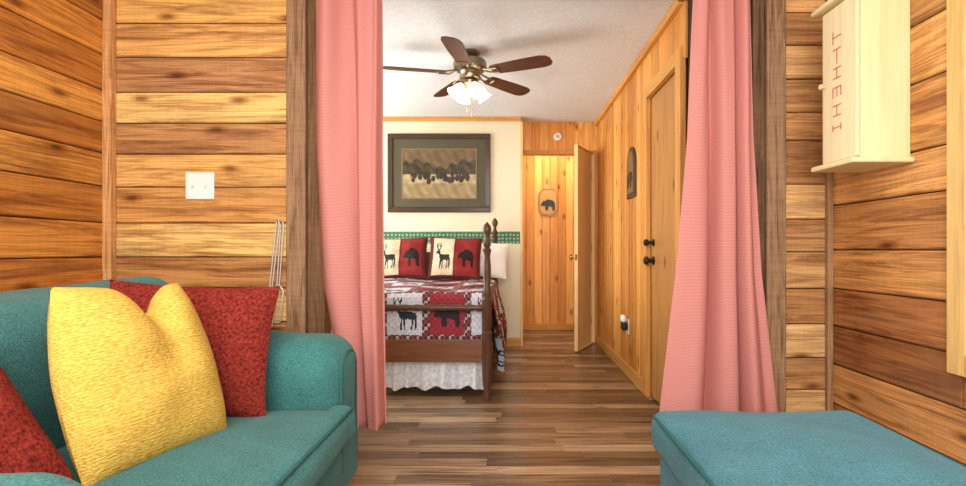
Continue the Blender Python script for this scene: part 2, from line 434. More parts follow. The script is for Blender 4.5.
# right wall with window opening
bm = nb()
brw = [-60, -14, 34, 72, 118, 172, 206, 250, 288, 325, 363, 402, 450]
cwr = [(234,178,104),(242,188,112),(224,166,96),(238,180,106),(216,156,88),(232,172,102),(200,138,76),(212,150,84),(180,120,68),(158,102,56),(206,146,84),(176,118,66)]
rr_ = []
for (u0, u1, za, zb, c) in rows(brw, PY, 0, 1, cwr, .02):
    if zb < .56: rr_.append((-.9, PY, za, zb, c))
    else:
        if za < .54: rr_.append((-.9, 1.84, za, .54, c))
        rr_.append((1.84, PY, za, zb, c)); rr_.append((-.9, .78, max(za, .54), zb, c))
        if za > 2.0: rr_.append((.78, 1.84, za, zb, c))
planks(bm, (XR+.02, 0, 0), (0,1,0), (0,0,1), (-1,0,0), rr_, .02, .007, .003)
struct(obj('wall_right', bm, M_cabin, smooth=False), 'brown horizontal board wall behind the little wall cabinet', 'wall')
bm = nb()
for (a, b_, c, d_) in ((1.84, PY+.09, 0, FZ), (-.9, .78, 0, FZ), (.78, 1.84, 0, .54), (.78, 1.84, 2.1, FZ)): box(bm, XR+.014, XR+.06, a, b_, c, d_)
struct(obj('wall_right_core', bm, M_seam, smooth=False), 'dark core of the right board wall', 'wall')
swood('trim_5', M_post, (XR-.028, XR, PY-.03, PY, 0, FZ), (160,122,84), 'thin wooden corner strip right of the opening', 'trim')
# window on right wall (only the edge of its casing shows)
w = struct(swood('window_1', M_trim, (XR-.025, XR+.05, 1.80, 1.88, .54, 2.14), (226,184,110)), 'pale wood casing of a window at the right edge', 'window')
swood('casing', M_trim, (XR-.025, XR+.05, .74, .82, .54, 2.14), (216,166,84), parent=w)
swood('sill', M_trim, (XR-.03, XR+.05, .82, 1.80, .54, .62), (216,166,84), parent=w)
swood('head_casing', M_trim, (XR-.025, XR+.05, .82, 1.80, 2.06, 2.14), (216,166,84), parent=w)
bm = nb(); box(bm, XR+.0, XR+.04, 1.755, 1.798, .62, 2.06); box(bm, XR, XR+.04, .822, .865, .62, 2.06); box(bm, XR, XR+.04, .865, 1.755, 1.33, 1.37)
obj('sash', bm, plain('grey_sash', (150,146,136), .4), w, smooth=False, bev=.003)
bm = nb(); box(bm, XR+.018, XR+.022, .865, 1.755, .62, 2.06); obj('pane', bm, M_glass, w, smooth=False)

# bedroom
xe = X(520, BK)
sbox('wall_back', M_cream, (-2.6, xe, BK, DW, 0, CZ), 'cream painted back wall behind the bed', 'wall')
sbox('wall_bedroom_left', M_cream, (-2.66, -2.6, PY+.1, DW, 0, CZ), 'cream left wall of the bedroom', 'wall')
sbox('wall_bedroom_front', M_cream, (-2.6, X(287, PY), PY+.092, PY+.11, 0, CZ), 'bedroom side of the board partition', 'wall')
bm = nb(); box(bm, -2.6, xe, BK-.004, BK, Z(243.5, BK), Z(231.5, BK))
struct(obj('trim_6', bm, M_border, smooth=False), 'green patterned wallpaper border on the cream wall', 'trim')
swood('trim_7', M_trim, (-2.6, xe+.01, BK-.02, BK, CZ-.045, CZ), (212,150,70), 'pine strip along the top of the cream wall', 'trim')
swood('baseboard_back', M_trim, (-.6, xe+.012, BK-.016, BK, 0, .09), (206,150,76), 'pine baseboard under the cream wall', 'baseboard')
swood('trim_8', M_trim, (xe, xe+.03, BK-.012, DW, 0, CZ-.05), (226,190,130), 'pale corner strip at the end of the cream wall', 'trim')
# doorway wall
pc = [(230,160,76),(218,146,64),(238,172,88),(208,136,58),(226,154,72)]
bm = nb(); rects = []; x = xe+.03
while x < BR: rects.append((2.06, CZ, x, min(x+.095, BR), vary(lin(*random.choice(pc)), .06))); x += .095
planks(bm, (0, DW+.02, 0), (0,0,1), (1,0,0), (0,-1,0), rects, .02, .004)
struct(obj('wall_doorway', bm, M_pine, smooth=False), 'knotty pine wall above the far doorway', 'wall')
bm = nb(); c = lin(196,132,58)
wbox(bm, xe+.032, BR, DW-.015, DW+.1, 2.035, 2.075, c); wbox(bm, BR-.035, BR-.002, DW-.012, DW+.1, 0, 2.035, c)
struct(obj('trim_9', bm, M_trim, smooth=False, bev=.003), 'pine casing around the far doorway', 'trim')
# hall
bm = nb(); rects = []; x = -.5
while x < 1.5: rects.append((0.0, CZ, x, x+.1, vary(lin(*random.choice(pc)), .09))); x += .1
planks(bm, (0, HW+.02, 0), (0,0,1), (1,0,0), (0,-1,0), rects, .02, .008)
struct(obj('wall_hall', bm, M_pine, smooth=False), 'vertical knotty pine wall seen through the far doorway', 'wall')
swood('baseboard_hall', M_trim, (-.5, 1.5, HW-.016, HW, 0, .08), (200,136,60), 'pine baseboard in the far hall', 'baseboard')
sbox('wall_hall_side', M_cream, (-.06, -.0, DW, HW, 0, CZ), 'left side wall of the hall', 'wall')
bm = nb(); rects = []; y = DW+.02
while y < HW: rects.append((0, CZ, y, min(y+.1, HW), vary(lin(*random.choice(pc)), .06))); y += .1
planks(bm, (1.3, 0, 0), (0,0,1), (0,1,0), (-1,0,0), rects, .02)
struct(obj('wall_hall_right', bm, M_pine, smooth=False), 'right side wall of the hall', 'wall')
# bedroom right wall
DY0, DY1 = 2.80, 3.40
bm = nb(); rects = []; y = PY+.1
pw = [(220,154,74),(206,138,62),(230,166,84),(198,128,56),(216,148,70)]
while y < DW:
    y1 = min(y+.092, DW); c = vary(lin(*random.choice(pw)), .09)
    z0 = 0 if y >= DY1+.02 or y1 <= DY0-.02 else 2.04
    rects.append((z0, CZ, y, y1, c)); y = y1
planks(bm, (BR+.02, 0, 0), (0,0,1), (0,1,0), (-1,0,0), rects, .02, .007)
wbox(bm, BR+.08, BR+.1, PY+.1, DW, 0, CZ, lin(200,130,50))
struct(obj('wall_bedroom_right', bm, M_pine, smooth=False), 'vertical knotty pine right wall of the bedroom', 'wall')
swood('baseboard_right', M_trim, (BR-.016, BR, DY1+.08, DW-.015, 0, .095), (222,164,84), 'pine baseboard along the right bedroom wall', 'baseboard')
swood('trim_10', M_trim, (BR-.03, BR, PY+.11, DW-.02, CZ-.05, CZ), (222,158,74), 'pine crown strip along the right bedroom wall', 'trim')
# closed door in right wall
d = struct(swood('door_1', M_pine, (BR+.02, BR+.05, DY0, DY1, 0.01, 2.03), (186,132,72)), 'closed brown wooden door in the right bedroom wall', 'door')
bm = nb(); c = lin(214,152,76)
wbox(bm, BR-.018, BR+.018, DY1, DY1+.08, 0, 2.11, c); wbox(bm, BR-.018, BR+.018, DY0-.08, DY0, 0, 2.11, c); wbox(bm, BR-.018, BR+.018, DY0, DY1, 2.03, 2.11, c)
struct(obj('trim_11', bm, M_trim, smooth=False, bev=.004), 'pine casing around the closed door', 'trim')
for nm, z_, r_ in (('knob', .93, .027), ('deadbolt', 1.05, .022)):
    bm = nb(); lathe(bm, [(r_*1.1, 0), (r_*1.1, .006), (r_*.5, .012), (r_*.5, .03), (r_, .042), (r_*1.05, .055), (r_*.7, .066), (0, .068)], (BR+.02, DY1-.06, z_), (-1,0,0))
    obj(nm, bm, M_black, d)
# open door
hx, hy, ex, ey = BR-.045, DW-.02, X(576, 4.88), 4.88
dv = Vector((ex-hx, ey-hy, 0)); L = dv.length; dv.normalize(); nv = Vector((-dv.y, dv.x, 0))
if nv.x > 0: nv = -nv
bm = nb(); planks(bm, Vector((hx, hy, 0))-nv*.018, (0,0,1), dv, nv, [(.012, 2.03, 0, L, lin(230,192,130))], .036, .002)
dr = struct(obj('door_2', bm, M_raw, smooth=False), 'pale wooden door standing open against the right wall', 'door')
kp = Vector((hx, hy, .93))+dv*(L-.06)
bm = nb(); lathe(bm, [(.03, 0), (.03, .006), (.012, .012), (.012, .03), (.026, .042), (.029, .055), (.02, .066), (0, .068)], kp+nv*.018, nv)
obj('knob', bm, M_brass, dr)
bm = nb(); e = Vector((hx, hy, .93))+dv*(L+.0012)
tube(bm, [e-Vector((0,0,.03)), e+Vector((0,0,.03))], .011, 8)
obj('latch_plate', bm, M_brass, dr)
for z_ in (.25, 1.02, 1.8):
    bm = nb(); p = Vector((hx, hy, z_))-dv*.004+nv*.02; tube(bm, [p-Vector((0,0,.045)), p+Vector((0,0,.045))], .008, 8); obj('hinge', bm, M_brass, dr)

# ------------------------------------------------------------------ curtains
def curtain(name, edges, zt, zb, Y0, folds, amp, label, hem=None, ph=0.0):
    """edges: list of (t, x_left, x_right) with t from top 0 to bottom 1"""
    def lerp(t):
        for (t0, a0, b0), (t1, a1, b1) in zip(edges, edges[1:]):
            if t <= t1+1e-9:
                k = (t-t0)/(t1-t0)
                return a0+(a1-a0)*k, b0+(b1-b0)*k
        return edges[-1][1:]
    def P(s, t):
        a, b_ = lerp(t)
        zz = zt+(zb-zt)*t
        if hem: zz += hem(s)*t
        ss = s+.07*math.sin(2*PI*s+ph)+.03*math.sin(4*t+6*s)
        w = folds*2*PI*ss+ph+.7*math.sin(2.4*t+s*4)
        A = amp*(.7+.5*t)*(.65+.5*math.sin(5.3*s+ph*2+t))
        y_ = Y0+A*math.sin(w)+.35*amp*math.sin(1.7*w+1+t)
        x_ = a+(b_-a)*s+.014*math.cos(w)*min(1, 8*s*(1-s))
        return Vector((x_, min(y_, PY-.03), zz))
    o = thing(name, label, 'curtain', (0, 0, 0))
    m = lerp(.5); o.location = ((m[0]+m[1])/2, Y0, zb)
    bm = nb(); grid(bm, 120, 60, P, None, lambda s, t: (s*1.15, t*(zt-zb)))
    p = obj('curtain_panel', bm, M_ging, o)
    sd = p.modifiers.new('solid', 'SOLIDIFY'); sd.thickness = .003
    def H(s, t):
        q = P(s, 1-.02*t); return q+Vector((0, -.004, 0))
    bm = nb(); grid(bm, 120, 2, H, None, lambda s, t: (s*1.15, t*.045))
    obj('hem', bm, M_ging, o)
    return o
CYd = 2.50
c1 = curtain('curtain', [(0, X(313, CYd), X(380, CYd)), (.4, X(315, CYd), X(380, CYd)), (.7, X(322, CYd), X(381, CYd)), (1, X(344, CYd), X(383, CYd))], 2.36, Z(424, CYd), CYd, 2.2, .058,
        'pink gingham curtain on the left side of the opening, behind the sofa arm', hem=lambda s: -.02*s, ph=.6)
c2 = curtain('curtain', [(0, X(694, CYd), X(751, CYd)), (.35, X(688, CYd), X(754, CYd)), (.65, X(676, CYd), X(762, CYd)), (1, X(658, CYd), X(780, CYd))], 2.36, .09, CYd, 2.8, .05,
        'pink gingham curtain on the right side of the opening, flaring behind the ottoman', ph=2.0)
t = thing('curtain_rod', 'dark curtain rod across the top of the opening', 'curtain rod', (0, CYd, 2.375))
bm = nb(); tube(bm, [(OL-.12, CYd, 2.375), (OR+.12, CYd, 2.375)], .011); obj('rod', bm, M_bronze, t)
for s in (OL-.08, OR+.08):
    bm = nb(); tube(bm, [(s, CYd, 2.375), (s, PY-.02, 2.375)], .008); obj('bracket', bm, M_bronze, t)
    bm = nb(); sx = -1 if s < 0 else 1
    lathe(bm, [(.011, 0), (.02, .01), (.026, .03), (.018, .05), (0, .058)], (s+sx*.04, CYd, 2.375), (sx,0,0)); obj('finial', bm, M_bronze, t)

# ------------------------------------------------------------------ sofa
t = thing('loveseat', 'teal upholstered loveseat with rounded arms along the left wall', 'sofa', (-1.15, 1.35, 0))
bm = nb(); soft(bm, -1.66, -.645, .60, 2.14, .05, .28, .03); obj('base', bm, M_teal, t)
bm = nb(); soft(bm, -1.72, -1.34, .62, 2.12, .2, .892, .13, puffx=.02, wob=.008)
def drop(y_): return .075*max(0, 2.0-y_)
for v in bm.verts:
    if v.co.z > .3: v.co.z -= drop(v.co.y)*(v.co.z-.3)/.59
bk = obj('backrest', bm, M_teal, t)
bm = nb(); tube(bm, [(-1.373, y_, .848-drop(y_)+.006*math.sin(y_*8)) for y_ in [.72+.08*k for k in range(17)]], .006, 8); obj('piping', bm, M_tealp, bk)
for (a, b_) in ((.54, .865), (1.865, 2.165)):
    bm = nb(); soft(bm, -1.66, -.645, a, b_, .1, .66, .12, puff=.016, puffy=.014, wob=.01); ar = obj('arm', bm, M_teal, t)
    bm = nb(); m = (a+b_)/2; hw_ = (b_-a)/2-.06
    pts = [(-.65, m+hw_*math.cos(q)*1.0, .52+.075*math.sin(q)) for q in [PI*k/16 for k in range(17)]]
    pts = [(-.648, m+hw_, .14)]+pts+[(-.648, m-hw_, .14)]
    tube(bm, pts, .006, 8); obj('piping', bm, M_tealp, ar)
bm = nb(); soft(bm, -1.40, -.585, .87, 1.86, .27, .412, .055, puff=.034, puffx=.014, wob=.005)
sc = obj('seat_cushion', bm, M_teal, t)
bm = nb(); soft(bm, -.70, -.585, 1.80, 1.935, .27, .410, .05, puff=.004); obj('cushion_ear', bm, M_teal, sc)
bm = nb(); tube(bm, [(-.60, .90, .398), (-.592, 1.2, .402), (-.592, 1.6, .402), (-.598, 1.89, .398), (-.62, 1.922, .396), (-.66, 1.93, .396)], .006, 8); obj('piping', bm, M_tealp, sc)
for x_ in (-1.58, -.72):
    for y_ in (.68, 2.06):
        bm = nb(); lathe(bm, [(.022, 0), (.03, .05)], (x_, y_, 0)); obj('leg', bm, M_black, t)

# ------------------------------------------------------------------ pillows
def pillow_bm(w, h, th, pinch=.07, n=36, chop=0, wr=.004, col=None, seed=0):
    rnd = random.Random(seed); ph = [rnd.uniform(0, 6) for _ in range(6)]
    bm = nb()
    def make(side):
        def P(a, b_):
            u, v = 2*a-1, 2*b_-1
            x_ = w/2*u*(1-pinch*(1-v*v)); y_ = h/2*v*(1-pinch*(1-u*u))
            e = max(0, 1-u**4)*max(0, 1-v**4)
            z_ = side*th/2*(e**.55)*(.72+.28*(1-u*u)*(1-v*v))
            ed = max(0, 1-u*u)*max(0, 1-v*v)
            z_ += side*wr*ed*(math.sin(7*u+ph[0]+2*v)+math.sin(9*v+ph[1]-3*u)+.6*math.sin(15*u*v+ph[2]))
            if chop:
                g = math.exp(-((u-.22)/.30)**2)*max(0, (v+.35)/1.35)**2
                y_ -= chop*g; z_ -= side*th*.26*math.exp(-((u-.22)/.2)**2)*max(0, (v+.2)/1.2)*(1-v*v*.3)*(e**.4)
                x_ *= 1-.20*max(0, v)**1.5-.06*max(0, -v)**2
            return Vector((x_, y_, z_))
        grid(bm, n, n, P, (lambda a, b_: col(a, b_)) if (col and side > 0) else ((lambda a, b_: lin(150, 40, 36)) if col else None))
    make(1); make(-1)
    bmesh.ops.remove_doubles(bm, verts=bm.verts, dist=.0005)
    return bm
def place_pillow(name, label, mat, center, u, lean, roll=0, group=None, **kw):
    """u: horizontal width direction; lean: degrees back from vertical; front faces u rotated clockwise"""
    bm = pillow_bm(**kw)
    o = obj(name, bm, mat); tag(o, label, 'pillow', group)
    u = Vector(u).normalized(); n0 = Vector((u.y, -u.x, 0)); th = math.radians(lean)
    up = Vector((0,0,1))*math.cos(th)-n0*math.sin(th); n_ = u.cross(up)
    R = Matrix((u, up, n_)).transposed()
    R = R @ Matrix.Rotation(math.radians(roll), 3, 'Z')
    o.matrix_world = Matrix.Translation(center) @ R.to_4x4()
    return o
place_pillow('throw_pillow', 'brick red chenille throw pillow leaning in the far corner behind the yellow one', M_red, (-1.125, 1.745, .652), (.56, .08, 0), 10, -3, 'red pillows on the sofa', w=.57, h=.47, th=.15, seed=2)
place_pillow('throw_pillow', 'big mustard yellow pillow with a dented top, in the middle of the sofa', M_yel, (-1.04, 1.42, .66), (.22, .98, 0), 20, -2, None, w=.46, h=.51, th=.19, chop=.09, pinch=.02, seed=5, n=56)
place_pillow('throw_pillow', 'brick red chenille throw pillow slumped low at the near end of the sofa', M_red, (-1.165, 1.02, .598), (.1, .99, 0), 42, -4, 'red pillows on the sofa', w=.37, h=.41, th=.13, pinch=.04, seed=9)

# ------------------------------------------------------------------ ottoman
t = thing('ottoman', 'square teal upholstered ottoman in the right foreground', 'ottoman', (.87, 1.4, 0))
bm = nb(); soft(bm, .53, 1.23, .99, 1.79, .06, .30, .03); obj('base', bm, M_teal2, t)
bm = nb(); soft(bm, .505, 1.25, .96, 1.82, .27, .423, .05, puff=.026, puffy=.006, wob=.007); cu = obj('cushion', bm, M_teal2, t)
bm = nb(); r_ = .05; pts = []
for (cx_, cy_, a0) in ((1.25-r_, 1.82-r_, 0), (.505+r_, 1.82-r_, 90), (.505+r_, .96+r_, 180), (1.25-r_, .96+r_, 270)):
    for k in range(7):
        a = math.radians(a0+90*k/6); pts.append((cx_+(r_-.008)*math.cos(a), cy_+(r_-.008)*math.sin(a), .406))
tube(bm, pts, .006, 8, closed=True); obj('piping', bm, M_tealp, cu)
for x_ in (.58, 1.17):
    for y_ in (1.05, 1.73):
        bm = nb(); lathe(bm, [(.02, 0), (.028, .065)], (x_, y_, 0)); obj('leg', bm, M_black, t)

# ------------------------------------------------------------------ wall things, front room
fy = PY
t = thing('light_switch', 'white double light switch plate on the left board wall', 'light switch', (X(200.5, PY), fy, Z(186, PY)))
lx, lz = X(200.5, PY), Z(186, PY)
bm = nb(); box(bm, lx-.074, lx+.074, fy-.008, fy, lz-.07, lz+.07); obj('plate', bm, M_white, t, bev=.004)
for s in (-.033, .033):
    bm = nb(); prism(bm, [(lx+s-.005, fy-.008, lz-.012), (lx+s+.005, fy-.008, lz-.012), (lx+s+.005, fy-.008, lz+.012), (lx+s-.005, fy-.008, lz+.012)], (0, -.012, .005)); obj('toggle', bm, M_white, t, smooth=False)
    for zz in (-.042, .042):
        bm = nb(); lathe(bm, [(.004, 0), (.003, .0015)], (lx+s, fy-.008, lz+zz), (0,-1,0), 8); obj('screw', bm, M_white, t)
# two wire swatters hanging
for k, (pa, pb, yt, ybm, lab) in enumerate(((280, 269, 222, 328, 'thin pale wire fly swatter hanging nearest the left post, tilted'), (283, 277, 224, 322, 'thin pale wire fly swatter hanging upright behind the tilted one'))):
    Yw = fy-.012-.014*(1-k)
    t = thing('fly_swatter', lab, 'fly swatter', (X(pa, PY), Yw, Z(yt, PY)), 'fly swatters by the post')
    xa, za, xb, zb = X(pa, PY), Z(yt, PY), X(pb, PY), Z(ybm, PY)
    hz = za+(zb-za)*.62; hxm = xa+(xb-xa)*.62
    bm = nb()
    tube(bm, [(xa-.006, Yw, za), (xa-.008, Yw, za-.02), (hxm-.006, Yw, hz)], .0035, 6); tube(bm, [(xa+.006, Yw, za), (xa+.008, Yw, za-.02), (hxm+.006, Yw, hz)], .0035, 6)
    tube(bm, [(xa-.006, Yw, za), (xa-.003, Yw, za+.01), (xa+.003, Yw, za+.01), (xa+.006, Yw, za)], .0035, 6); obj('wire_handle', bm, M_wire, t)
    bm = nb(); w_ = .026
    loop = [(hxm-.006, Yw, hz), (hxm-w_, Yw, hz-.03), (xb-w_, Yw, zb+.01), (xb-w_+.01, Yw, zb), (xb+w_-.01, Yw, zb), (xb+w_, Yw, zb+.01), (hxm+w_, Yw, hz-.03), (hxm+.006, Yw, hz)]
    tube(bm, loop, .0045, 6, closed=True)
    for q in range(1, 6):
        f = q/6; tube(bm, [(hxm-w_+(xb-hxm)*f, Yw, hz-.03+(zb-hz+.03)*f), (hxm+w_+(xb-hxm)*f, Yw, hz-.03+(zb-hz+.03)*f)], .0014, 5)
    tube(bm, [(hxm-.008, Yw, hz-.01), (xb-.008, Yw, zb)], .0014, 5); tube(bm, [(hxm+.008, Yw, hz-.01), (xb+.008, Yw, zb)], .0014, 5)
    obj('mesh_head', bm, M_wire, t)
    bm = nb(); tube(bm, [(xa, fy, za+.004), (xa, Yw-.01, za+.006)], .003, 8); obj('nail', bm, M_bronze, t)
# wall cabinet
cx0, cx1, cy0, cy1, cz0, cz1 = 1.44, XR-.001, 2.075, 2.31, 1.385, 2.085
t = thing('wall_cabinet', 'small pale unfinished wooden cabinet with red marks on its door, on the right wall', 'cabinet', (cx1, (cy0+cy1)/2, cz0))
pw_ = (236, 218, 166)
def wp(name, b, c=pw_, parent=t, bev=.004): return swood(name, M_raw, b, c, bev=bev, parent=parent)
wp('body', (cx0+.016, cx1, cy0, cy1, cz0, cz1))
wp('top_board', (cx0-.035, cx1, cy0-.025, cy1+.03, cz1, cz1+.022), bev=.008)
wp('base_board', (cx0-.035, cx1, cy0-.025, cy1+.03, cz0-.024, cz0), bev=.008)
dd = wp('cabinet_door', (cx0, cx0+.015, cy0+.004, cy1-.004, cz0+.008, cz1-.008), (238, 222, 174))
bm = nb(); lathe(bm, [(.006, 0), (.006, .008), (.012, .014), (.013, .02), (.008, .026), (0, .027)], (cx0, cy1-.022, 1.745), (-1,0,0)); obj('knob', bm, plain('pale_knob', (226,196,140), .5), dd)
def stroke(bm, y0, z0, y1, z1, w_=.0045):
    a = Vector((cx0-.0015, y0, z0)); b_ = Vector((cx0-.0015, y1, z1)); d_ = (b_-a).normalized(); s_ = Vector((0, -d_.z, d_.y))*w_/2
    prism(bm, [a-s_, b_-s_, b_+s_, a+s_], (.0015, 0, 0))
ya, yb = 2.175, 2.228
for (z_, kind) in ((1.94, 'T'), (1.855, 'L'), (1.78, 'H'), (1.695, 'E'), (1.615, 'H'), (1.54, 'I')):
    bm = nb(); q0 = (ya+yb)/2
    if kind == 'T':
        stroke(bm, ya, z_, yb, z_); stroke(bm, yb, z_-.028, yb, z_+.028)
    elif kind == 'L':
        stroke(bm, q0, z_-.034, q0, z_+.03); stroke(bm, ya, z_+.03, yb, z_+.03)
    elif kind == 'I':
        stroke(bm, ya, z_, yb, z_); stroke(bm, ya, z_-.014, ya, z_+.014); stroke(bm, yb, z_-.014, yb, z_+.014)
    elif kind == 'H':
        stroke(bm, ya, z_-.022, yb, z_-.022); stroke(bm, ya, z_+.022, yb, z_+.022); stroke(bm, q0, z_-.022, q0, z_+.022)
    else:
        stroke(bm, ya, z_+.022, yb, z_+.022)
        for q in (ya, q0, yb): stroke(bm, q, z_-.02, q, z_+.022)
    obj('letter', bm, M_redtext, dd, smooth=False)

# ------------------------------------------------------------------ ceiling fan
fx, fyy = X(470, 3.5), 3.5
t = thing('ceiling_fan', 'five bladed ceiling fan with lit glass shades above the bed', 'ceiling fan', (fx, fyy, CZ))
FS = .86
def fl(p): return [(r, z*FS) for r, z in p]
bm = nb(); lathe(bm, fl([(.07, 0), (.072, -.012), (.06, -.03), (.035, -.042), (.03, -.05)]), (fx, fyy, CZ), seg=28); obj('ceiling_mount', bm, M_pewter, t)
bm = nb(); lathe(bm, fl([(.03, -.048), (.085, -.058), (.112, -.075), (.118, -.1), (.116, -.135), (.10, -.15), (.07, -.16), (.06, -.185), (.075, -.195), (.072, -.215), (.05, -.23)]), (fx, fyy, CZ), seg=32); obj('motor_housing', bm, M_pewter, t)
zb_ = 2.232
bt = lin(92, 56, 38)
for k in range(5):
    a = math.radians(-25+72*k); ca, sa = math.cos(a), math.sin(a)
    bm = nb(); uvl = bm.loops.layers.uv.new('UV'); cll = bm.loops.layers.float_color.new('Col')
    out = [(.17,-.045),(.20,-.055),(.40,-.066),(.54,-.068),(.585,-.055),(.605,-.025),(.605,.025),(.585,.055),(.54,.068),(.40,.066),(.20,.055),(.17,.045)]
    pt = math.radians(-11)
    pts = [Vector((fx+ca*r-sa*s*math.cos(pt), fyy+sa*r+ca*s*math.cos(pt), zb_+s*math.sin(pt))) for r, s in out]
    prism(bm, pts, (0, 0, .006))
    for f in bm.faces:
        for l in f.loops:
            q = l.vert.co-Vector((fx, fyy, 0)); l[uvl].uv = (q.x*ca+q.y*sa+k*3, -q.x*sa+q.y*ca+k); l[cll] = (*bt, 1)
    bl_ = obj('blade', bm, M_blade, t, smooth=False, bev=.002)
    bm = nb()
    for s in (-1, 1):
        tube(bm, [(fx+ca*.09-sa*s*.01, fyy+sa*.09+ca*s*.01, zb_+.02), (fx+ca*.14-sa*s*.03, fyy+sa*.14+ca*s*.03, zb_+.002), (fx+ca*.22-sa*s*.03, fyy+sa*.22+ca*s*.03, zb_-.004-s*.006)], .007, 8)
    tube(bm, [(fx+ca*.22+sa*.035, fyy+sa*.22-ca*.035, zb_+.004), (fx+ca*.22-sa*.035, fyy+sa*.22+ca*.035, zb_-.008)], .008, 8)
    obj('blade_iron', bm, M_pewter, bl_)
bm = nb(); lathe(bm, fl([(.05, -.23), (.06, -.24), (.058, -.265), (.03, -.28), (.012, -.3), (.0, -.305)]), (fx, fyy, CZ), seg=24); lk = obj('light_fitter', bm, M_pewter, t)
for k in range(4):
    a = math.radians(30+90*k); dr_ = Vector((math.cos(a)*.62, math.sin(a)*.62, -.78)).normalized(); o0 = Vector((fx, fyy, CZ-.25*FS))+Vector((math.cos(a), math.sin(a), 0))*.045
    bm = nb(); tube(bm, [o0, o0+dr_*.03], .017, 12); obj('socket', bm, M_pewter, lk)
    bm = nb(); lathe(bm, [(r*.88, z*.88) for r, z in [(.02, .03), (.03, .045), (.04, .07), (.047, .10), (.056, .125), (.064, .138), (.06, .138), (.05, .122), (.04, .1), (.02, .06)]], o0, dr_, 20); obj('glass_shade', bm, M_shade, lk)
for (ox, oy, ll) in ((.02, -.04, .17), (-.025, -.03, .13)):
    bm = nb(); tube(bm, [(fx+ox, fyy+oy, CZ-.22), (fx+ox, fyy+oy, CZ-.27-ll)], .0016, 6); pc_ = obj('pull_chain', bm, M_brass, t)
    bm = nb(); lathe(bm, [(.002, 0), (.006, -.008), (.005, -.02), (0, -.024)], (fx+ox, fyy+oy, CZ-.268-ll), seg=10); obj('chain_bob', bm, M_brass, pc_)

# ------------------------------------------------------------------ framed picture
pl, pr, pt_, pb_ = X(388, BK), X(490.5, BK), Z(134, BK), Z(212.5, BK)
t = thing('framed_picture', 'large dark framed picture of a herd in snow above the bed', 'picture', ((pl+pr)/2, BK, pb_))
FW = .055; y0 = BK-.03
bm = nb(); c = lin(66, 46, 32)
for b_ in ((pl, pr, pt_-FW, pt_), (pl, pr, pb_, pb_+FW)): wbox(bm, b_[0], b_[1], y0, BK, b_[2], b_[3], c)
for b_ in ((pl, pl+FW), (pr-FW, pr)): wbox(bm, b_[0], b_[1], y0, BK, pb_+FW, pt_-FW, c)
obj('frame', bm, M_dark, t, smooth=False, bev=.006)
bm = nb(); box(bm, pl+FW, pr-FW, y0+.012, BK-.002, pb_+FW, pt_-FW); obj('mat_board', bm, plain('olive_mat_board', (78, 72, 52), .8, vary=.05), t, smooth=False)
ml, mr, mb, mt = X(403, BK), X(476, BK), Z(198, BK), Z(150, BK)
bm = nb(); q = .012
for b_ in ((ml-q, mr+q, mt, mt+q), (ml-q, mr+q, mb-q, mb), (ml-q, ml, mb, mt), (mr, mr+q, mb, mt)): box(bm, b_[0], b_[1], y0+.008, y0+.012, b_[2], b_[3])
obj('inner_border', bm, plain('brown_slip', (120, 96, 58), .5), t, smooth=False)
rnd = random.Random(3)
herd = [(rnd.uniform(.12, .9), rnd.uniform(.34, .50), rnd.uniform(.018, .034)) for _ in range(34)]
def pcol(u, v):
    n_ = .5+.25*math.sin(u*23+4*math.sin(v*9))+.25*math.sin(u*51+v*17)
    for (hx_, hv, s) in herd:
        if ((u-hx_)/s)**2+((v-hv)/(s*2.2))**2 < 1: return lin(44+20*n_, 34+14*n_, 24+10*n_)
    if v < .30: return lin(158-30*n_, 138-30*n_, 98-26*n_)
    if v < .48: return lin(180-30*n_, 162-30*n_, 122-30*n_)
    if v < .70+.08*math.sin(u*9)+.04*math.sin(u*40): return lin(84-40*n_, 68-32*n_, 42-20*n_)
    return lin(104-26*n_+18*v, 86-22*n_+12*v, 54-14*n_+10*v)
bm = nb(); grid(bm, 110, 70, lambda u, v: Vector((ml+(mr-ml)*u, y0+.0105, mb+(mt-mb)*v)), pcol)
obj('print', bm, M_paint, t, smooth=False)

# ------------------------------------------------------------------ plaques, detector, outlet
bx_, bz_ = X(548, HW), Z(202.5, HW)
t = thing('bear_plaque', 'wooden wall plaque with a black bear in the far hall', 'wall plaque', (bx_, HW, bz_-.18))
bm = nb(); prism(bm, [(bx_+.125*math.copysign(abs(math.cos(a))**.6, math.cos(a)), HW-.012, bz_+.175*math.copysign(abs(math.sin(a))**.6, math.sin(a))) for a in [2*PI*k/28 for k in range(28)]], (0, .012, 0)); obj('board', bm, plain('plaque_board', (158, 112, 60), .6, vary=.25, vscale=20), t, smooth=False)
bm = nb(); prism(bm, [(bx_+.10*math.copysign(abs(math.cos(a))**.6, math.cos(a)), HW-.015, bz_+.15*math.copysign(abs(math.sin(a))**.6, math.sin(a))) for a in [2*PI*k/28 for k in range(28)]], (0, .003, 0)); obj('inlay', bm, plain('plaque_inlay', (190, 142, 78), .6, vary=.1), t, smooth=False)
bm = nb(); prism(bm, [(bx_-.095+.19*x_, HW-.021, bz_-.13+.22*y_) for x_, y_ in BEAR[0]], (0, .006, 0)); obj('bear', bm, M_black, t, smooth=False)
sx_, sz_ = X(557.5, DW), Z(137, DW)
t = thing('smoke_detector', 'small round white detector above the far doorway', 'smoke detector', (sx_, DW, sz_))
bm = nb(); lathe(bm, [(.045, 0), (.045, .01), (.036, .024), (.0, .026)], (sx_, DW, sz_), (0,-1,0)); obj('housing', bm, M_white, t)
bm = nb(); lathe(bm, [(.02, 0), (.018, .004), (0, .005)], (sx_, DW-.0255, sz_), (0,-1,0)); obj('sensor_ring', bm, plain('grey_grille', (170, 164, 156), .5), t)
ay, az0, az1 = 3.84, 1.40, 1.79
